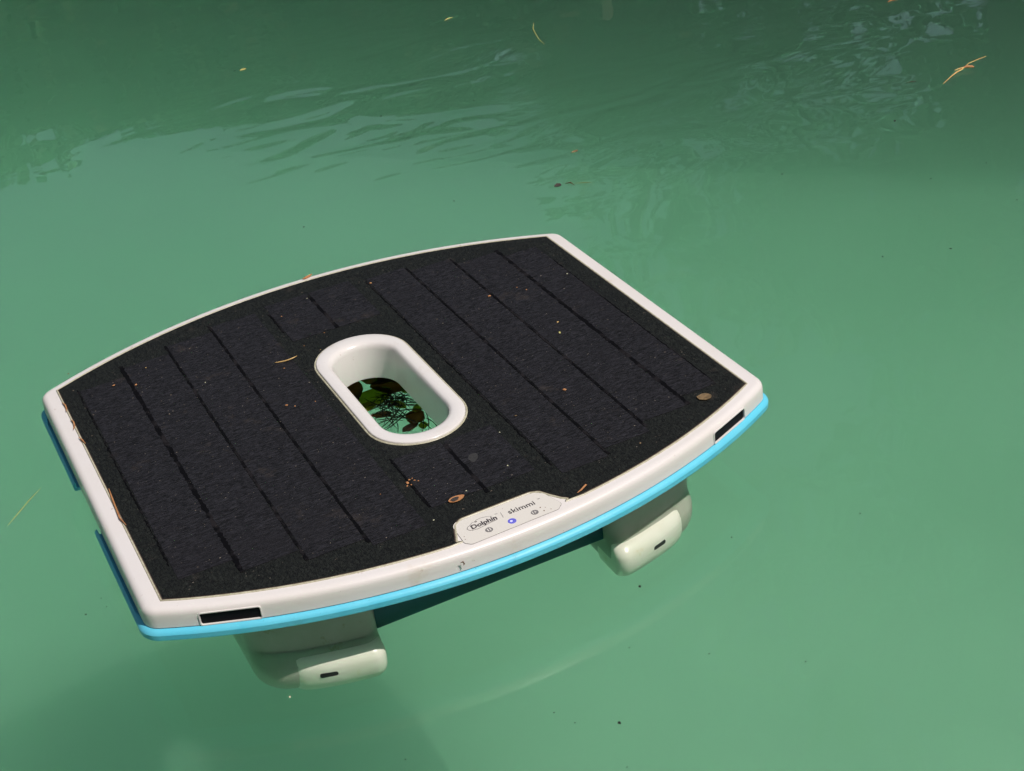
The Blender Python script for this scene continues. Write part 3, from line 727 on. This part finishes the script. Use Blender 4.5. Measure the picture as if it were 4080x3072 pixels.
for (x, y, s, mt) in [(-193.5, 144.4, 1.5, M_leaf_or), (-177, 133.3, 1.7, M_leaf_or), (-161.9, 157.9, .8, M_needle), (-125.1, 100.3, .8, M_pale), (-31.7, 173.2, .8, M_leaf_or),
                      (-.2, 192.2, .6, M_pale), (59.8, 183.6, 1.2, M_leaf_or), (-10.2, 119.9, .7, M_leaf_or), (-33.3, 108.1, .7, M_leaf_or), (-23.8, 92.8, .6, M_needle), (-61.1, 81.4, .8, M_leaf_or),
                      (137.4, 90.4, 1.7, M_leaf_or), (170.4, 81, .9, M_leaf_or), (164.2, 9.7, 1.2, M_needle), (214.5, 85.2, 1.0, M_pale),
                      (165.3, 90, .8, M_leaf_or), (66.3, -103.7, 1.2, M_leaf_tan), (45.3, -117.3, .8, M_pale), (30, -162, .8, M_pale), (-63.7, -140.6, .6, M_leaf_or),
                      (-9.6, -173.5, .7, M_pale), (-44.3, -192.8, .8, M_pale), (125.4, -193.5, .9, M_leaf_tan), (-79.7, 22, 1.3, M_leaf_or), (-74.4, 16.8, .9, M_leaf_or), (-57.9, 13.7, .8, M_leaf_or)]:
    st = sum(x > e_ for e_ in (-222, -180, -137, -93, -45, 3, 46, 58, 99, 141, 184)); q_ = "behind" if y > 100 else ("in front of" if y < -96 else "level with")
    cn_ = {M_leaf_or.name: "orange", M_needle.name: "straw yellow", M_pale.name: "pale", M_leaf_tan.name: "tan"}[mt.name]
    o_ = ("first", "second", "third", "fourth", "fifth", "sixth", "seventh", "eighth", "ninth", "tenth", "eleventh", "last")[min(st, 11)]
    lb_ = "%s crumb on the %s panel strip from the left, %s the handle" % (cn_, o_, q_)
    while lb_ in crumb_labels: lb_ = "second "+lb_ if "second" not in lb_[:7] else "third"+lb_[6:]
    crumb_labels.add(lb_); crumb(x, y, s, mt, lb_, group=g)
crumb(115.5, -92.3, 2.1, M_leaf_or, "largest orange crumb on the panel, between the handle opening and the tan leaf disc")
crumb(157.1, -7.4, 1.6, M_needle_g, "yellow green crumb right of the middle of the solar panel", name="leaf_crumb")
crumb(-222, 196, 1.0, M_leaf_or, "orange crumb on the white rim at its back left edge", z=ZD-2)
rs_ = random.Random(21)
# grains of grit over the panel: nobody could count them
V = []; F = []
for _ in range(900):
    x = rs_.uniform(-225, 225); y = rs_.uniform(-200, 200)
    if abs(y) > arc_y(x)-6 or (abs(x-1) < 45 and abs(y) < 100) or (y < -190 and abs(x) < 60): continue
    s = rs_.uniform(.10, .34)*(1 if rs_.random() < .93 else 1.7); a = rs_.uniform(0, 3.1); k = len(V)
    for q in range(4):
        V.append(mm(x+s*math.cos(a+q*1.57)*1.5, y+s*math.sin(a+q*1.57), .98))
    V.append(mm(x, y, .98+s*.8)); F += [(k, k+1, k+4), (k+1, k+2, k+4), (k+2, k+3, k+4), (k+3, k, k+4)]
tag(mobj("grit", V, F, mat("grit_grains", (.22, .19, .15), rough=.8, var=(.10, .09, .08), vscale=90)), "fine pale grit scattered over the black solar panel", "grit", kind='stuff')

def needle(name, pts, r, m, label, cat="pine needle", group=None, z0=None):
    """pts in device mm with absolute height above the water in mm"""
    o = Vector((pts[0][0], pts[0][1], pts[0][2]))/1000
    n = len(pts); rad = [r*(.35 if i in (0, n-1) else 1)/1000 for i in range(n)]
    V, F = tube([Vector(p)/1000-o for p in pts], rad, 6)
    ob = mobj(name, V, F, m, None, 60, tuple(o)); tag(ob, label, cat, group); return ob
def curve3(a, b, bend, n=7, za=0, zb=0, zm=0):
    a = Vector(a); b = Vector(b); d = b-a; nr = Vector((-d.y, d.x)); P = []
    for i in range(n):
        t = i/(n-1); k = 4*t*(1-t); p = a+d*t+nr*bend*k; P.append((p.x, p.y, za+(zb-za)*t+zm*k))
    return P
needle("pine_needle", curve3((-64.5, 95.4), (-45.3, 92.7), -.12, za=TOPZ+.4, zb=TOPZ+1.4), .5, M_needle, "bright curved straw needle on the solar panel left of the handle opening")
for P, lab in (([(-238, 143), (-236.8, 136), (-237, 131), (-238.3, 126)], "rusty strand caught at the back end of the left panel seam"),
               ([(-238, 110), (-236.8, 104), (-237.5, 98), (-239.5, 93)], "forked brown strand by the left panel seam, second from the back"),
               ([(-238.5, 78), (-237, 71), (-236, 65)], "short brown strand by the left panel seam, third from the back"),
               ([(-235.4, -12), (-236.4, -26), (-237.2, -44), (-237.8, -56), (-236, -68)], "longest rust brown strand lying along the left panel seam")):
    needle("dry_strand", [(x, y, ZD+1.6+.3*math.sin(i*2)) for i, (x, y) in enumerate(P)], .7, M_leaf_or, lab, "dry strand")
needle("dry_strand", [(56, -222, ZD+.8), (60, -220.8, ZD+1.2), (65, -218.6, ZD+2.2), (66, -218.2, ZD+1.4)], .7, M_leaf_or, "bright orange strand at the panel edge right of the control plate", "dry strand")
flat_leaf("fallen_leaf", ell(16, 234.6, 6, 1.5, 22, 12, .4, .1, 8), ZD-.4, M_leaf_or, "thin curled orange leaf on the white rim at the back middle edge", curl=1.8)
needle("dry_strand", [(-46, -239.8, ZD-6), (-44.3, -240.6, ZD-5.2), (-43.8, -241.0, ZD-7), (-44.6, -241.1, ZD-7.8)], .55, M_leaf_br, "small brown curl stuck on the white front wall below the control plate", "dry strand")
for i, (x, y, s) in enumerate(((26, -222, 1.1), (26.3, -227, 1.0), (29, -224, .7), (31.5, -228, .7), (3, -207.5, .5), (-34, -222, .7), (-34.8, -225.5, .7))):
    crumb(x, y, s*.7, M_leaf_br, "rust brown speck on the cream control plate", z=ZD+.35, group="rust specks on the control plate", name="rust_speck", cat="rust speck", flat=.3)

# floating things on the open water (heights in mm above the water)
needle("pine_needle", [(628.7, 965.6, .8), (614, 940, 1.2), (605.5, 914.4, 1.4), (598, 890, 1.3), (595, 867, .6)], .8, M_needle_g, "curved yellow needle floating near the top middle of the water")
tw = empty("floating_twig", (.945, .395, .001)); tag(tw, "pale forked twig with an orange bud scale floating at the upper right", "twig")
def rel(P): return [Vector(((x-945)/1000, (y-395)/1000, z/1000)) for x, y, z in P]
V, F = tube(rel([(893.6, 372.9, .2), (915, 384, .9), (930, 391, 1.2), (941, 393, 1.8), (950, 398, 1.8), (962, 405, 1.4), (980, 409, 1.0), (997, 412.6, .2)]), [.0003, .0006, .0010, .0009, .0006, .0006, .0005, .0003], 7); mobj("stem", V, F, M_needle, tw, 60)
V, F = tube(rel([(933, 398, 1.2), (940, 396, 2.2), (945, 394.5, 2.6)]), [.0004, .0012, .001], 6); mobj("side_shoot", V, F, M_needle, tw, 60)
V, F = tube(rel([(943, 396, 2.4), (949, 394, 3), (955, 391, 2.4), (957, 389.5, 1.4)]), [.0007, .0018, .0017, .0005], 7); mobj("bud_scale", V, F, M_leaf_or, tw, 60)
needle("pine_needle", [(-311.1, 101.9, .2), (-300, 114, .7), (-288, 128, .9), (-274.8, 142.1, .6)], .38, M_needle_g, "thin straight yellow needle floating left of the skimmer's side bumpers")
flat_leaf("leaf_scrap", ell(373.8, 414, 5.5, 3.6, 25, 11, .2, .3, 11), .2, M_leaf_dk, "dark ragged leaf scrap floating behind the skimmer's back corner", curl=.9)
needle("leaf_stalk", [(384, 415, .3), (388, 409, 2.2), (389.5, 403, .5)], .8, M_leaf_tan, "short rust stalk floating beside the dark ragged scrap", "stalk")
needle("pine_needle", [(393, 408, .3), (401, 402, .6), (409, 398, .3)], .35, M_needle_g, "faint pale needle right of the dark ragged scrap")
flat_leaf("leaf_scrap", ell(437, 490, 5.5, 2.6, 10, 10, .3, .2, 12), .2, M_leaf_tan, "small olive brown leaf scrap beyond the dark ragged one", curl=.6)
needle("leaf_chip", [(1050, 676, .5), (1057, 677, 1.3), (1068, 674, .5)], 1.2, M_leaf_or, "orange chip floating at the very top edge of the view", "leaf chip")
needle("leaf_chip", [(533, 1078, .4), (539, 1080, 1.2), (549, 1083, .4)], 1.1, M_needle_g, "short pale chip floating near the top, left of the curved needle", "leaf chip")
flat_leaf("bubble_leaf", ell(212, 1086, 5.5, 3.2, 10, 12, .2, .15, 14), .1, M_needle_g, "small pale yellow leaf floating at the upper left", curl=.6)
needle("pine_needle", [(866, 409, .2), (872, 406, .5), (878, 403.5, .2)], .6, M_needle_d, "short dark needle left of the pale forked twig")
gg = "dark specks floating on the pool"
for (x, y, s) in [(749.5, 630.8, 1.0), (776, 318.8, 2.2), (586, 277.4, 1.2), (700, 164, 1.1), (772, 158.6, 1.0), (605.6, 22.2, 1.3), (731.4, 66.7, 1.0), (212.6, 1088, 0.1), (95.6, 502.2, 1.3), (261.1, 454.5, 1.3), (299.3, 766.5, 1.5),
                  (418.5, 732.2, 1.2), (80.7, -259.4, 1.3), (40.6, -312.6, .8), (82.6, -347.9, .8), (-33.2, -340.3, .7), (-2.1, -372.1, 1.5), (-26.2, -356.1, .7), (-134.2, -325.8, .7), (167.5, -248, .8), (-17.6, -408.4, .7),
                  (-281, -54.4, 1.0), (-266.1, -41.5, .6), (-265.1, -54.6, .6), (544, 48.9, 1.2), (605.9, 21.6, 1.2), (263.3, -277.9, .9), (131.6, -389.8, .9), (200.5, 1090, 1.6)]:
    if s < .5: continue
    crumb(x, y, s, M_speck, "tiny dark speck floating on the green water", z=.2, group=gg, name="floating_speck", cat="speck", flat=.35)
crumb(-178.8, -228, 1.1, M_pale, "tiny pale speck floating below the left pontoon", z=.2, name="floating_speck", cat="speck", flat=.4)

# tangle inside the handle opening, floating in the hull
rn2 = random.Random(12)
LV = [(ell(36, 48, 13, 9, 60, 14, .2, .14, 31), 1.5, M_leaf_br, "largest dark brown leaf in the handle opening, curled, nearest the front"),
      (ell(45, 60, 10, 4.5, 35, 12, .5, .1, 32), 2.5, M_leaf_ol, "pointed olive leaf against the right wall of the handle opening"),
      (ell(13, 70, 9, 5, -20, 12, .3, .1, 33), 1.2, M_leaf_br, "dark red brown leaf at the left of the handle opening"),
      (ell(16, 101, 22, 14, 20, 16, .2, .1, 34), 1.0, M_leaf_ol, "broad olive leaf covering the back of the handle opening"),
      (ell(40, 108, 20, 13, -35, 16, .2, .1, 35), 3.0, M_leaf_br, "dark leaf heaped at the back right of the handle opening"),
      (ell(4, 118, 20, 10, 60, 14, .2, .1, 36), 3.5, M_leaf_br, "dark leaf heaped at the back left of the handle opening"),
      (ell(52, 128, 24, 14, 15, 16, .2, .1, 40), 2.0, M_leaf_ol, "long olive leaf in the dark at the far back of the handle opening"),
      (ell(30, 126, 16, 9, -50, 14, .3, .12, 41), 4.4, M_leaf_br, "brown leaf standing on the heap at the back of the handle opening"),
      (ell(8, 88, 11, 7, 30, 14, .3, .12, 42), 2.6, M_leaf_ol, "olive leaf with ragged edge at the left rear of the handle opening"),
      (ell(48, 92, 9, 6, 80, 14, .3, .12, 43), 4.0, M_leaf_ol, "small olive leaf by the right rear wall of the handle opening"),
      (ell(31, 74, 11, 4, 110, 12, .4, .12, 37), 3.2, M_leaf_ol, "narrow brownish leaf crossing the middle of the handle opening"),
      (ell(26, 36, 9, 5, 20, 12, .3, .12, 38), .8, M_leaf_tan, "brown leaf half hidden behind the front lip of the handle opening"),
      (ell(37, 33, 6, 4.5, 70, 12, .3, .12, 39), .5, M_leaf_ol, "small grey olive leaf beside the front lip of the handle opening")]
for P, z, m_, lab in LV:
    flat_leaf("wet_leaf", P, z, m_, lab, curl=2.5, th=.5, seed=len(lab)*.37)
def ndl(a, b, bend, z, r=.45, lab="thin dark needle in the tangle inside the handle opening"):
    needle("pine_needle", curve3(a, b, bend, za=z, zb=z*.6+.6, zm=1), r, M_needle_d, lab, group="needles tangled in the handle opening")
for _ in range(64):
    cx_, cy_ = rn2.choice([(22, 66), (28, 74), (18, 58), (36, 80), (30, 92), (24, 84)]); a_ = rn2.uniform(0, math.pi); L_ = rn2.uniform(9, 24)
    x = cx_+rn2.uniform(-8, 8); y = cy_+rn2.uniform(-9, 9)
    dx, dy = math.cos(a_)*L_, math.sin(a_)*L_
    ndl((x-dx, y-dy), (x+dx, y+dy), rn2.uniform(-.12, .12), rn2.uniform(2, 7), rn2.uniform(.28, .5))
for a_, b_ in (((48.3, 56), (38, 24)), ((44, 52), (32, 24)), ((35, 46), (41, 22)), ((44, 44), (46, 20)), ((20, 54), (14, 36)), ((8, 62), (26, 52))):
    ndl(a_, b_, .05, 2.0, .42)
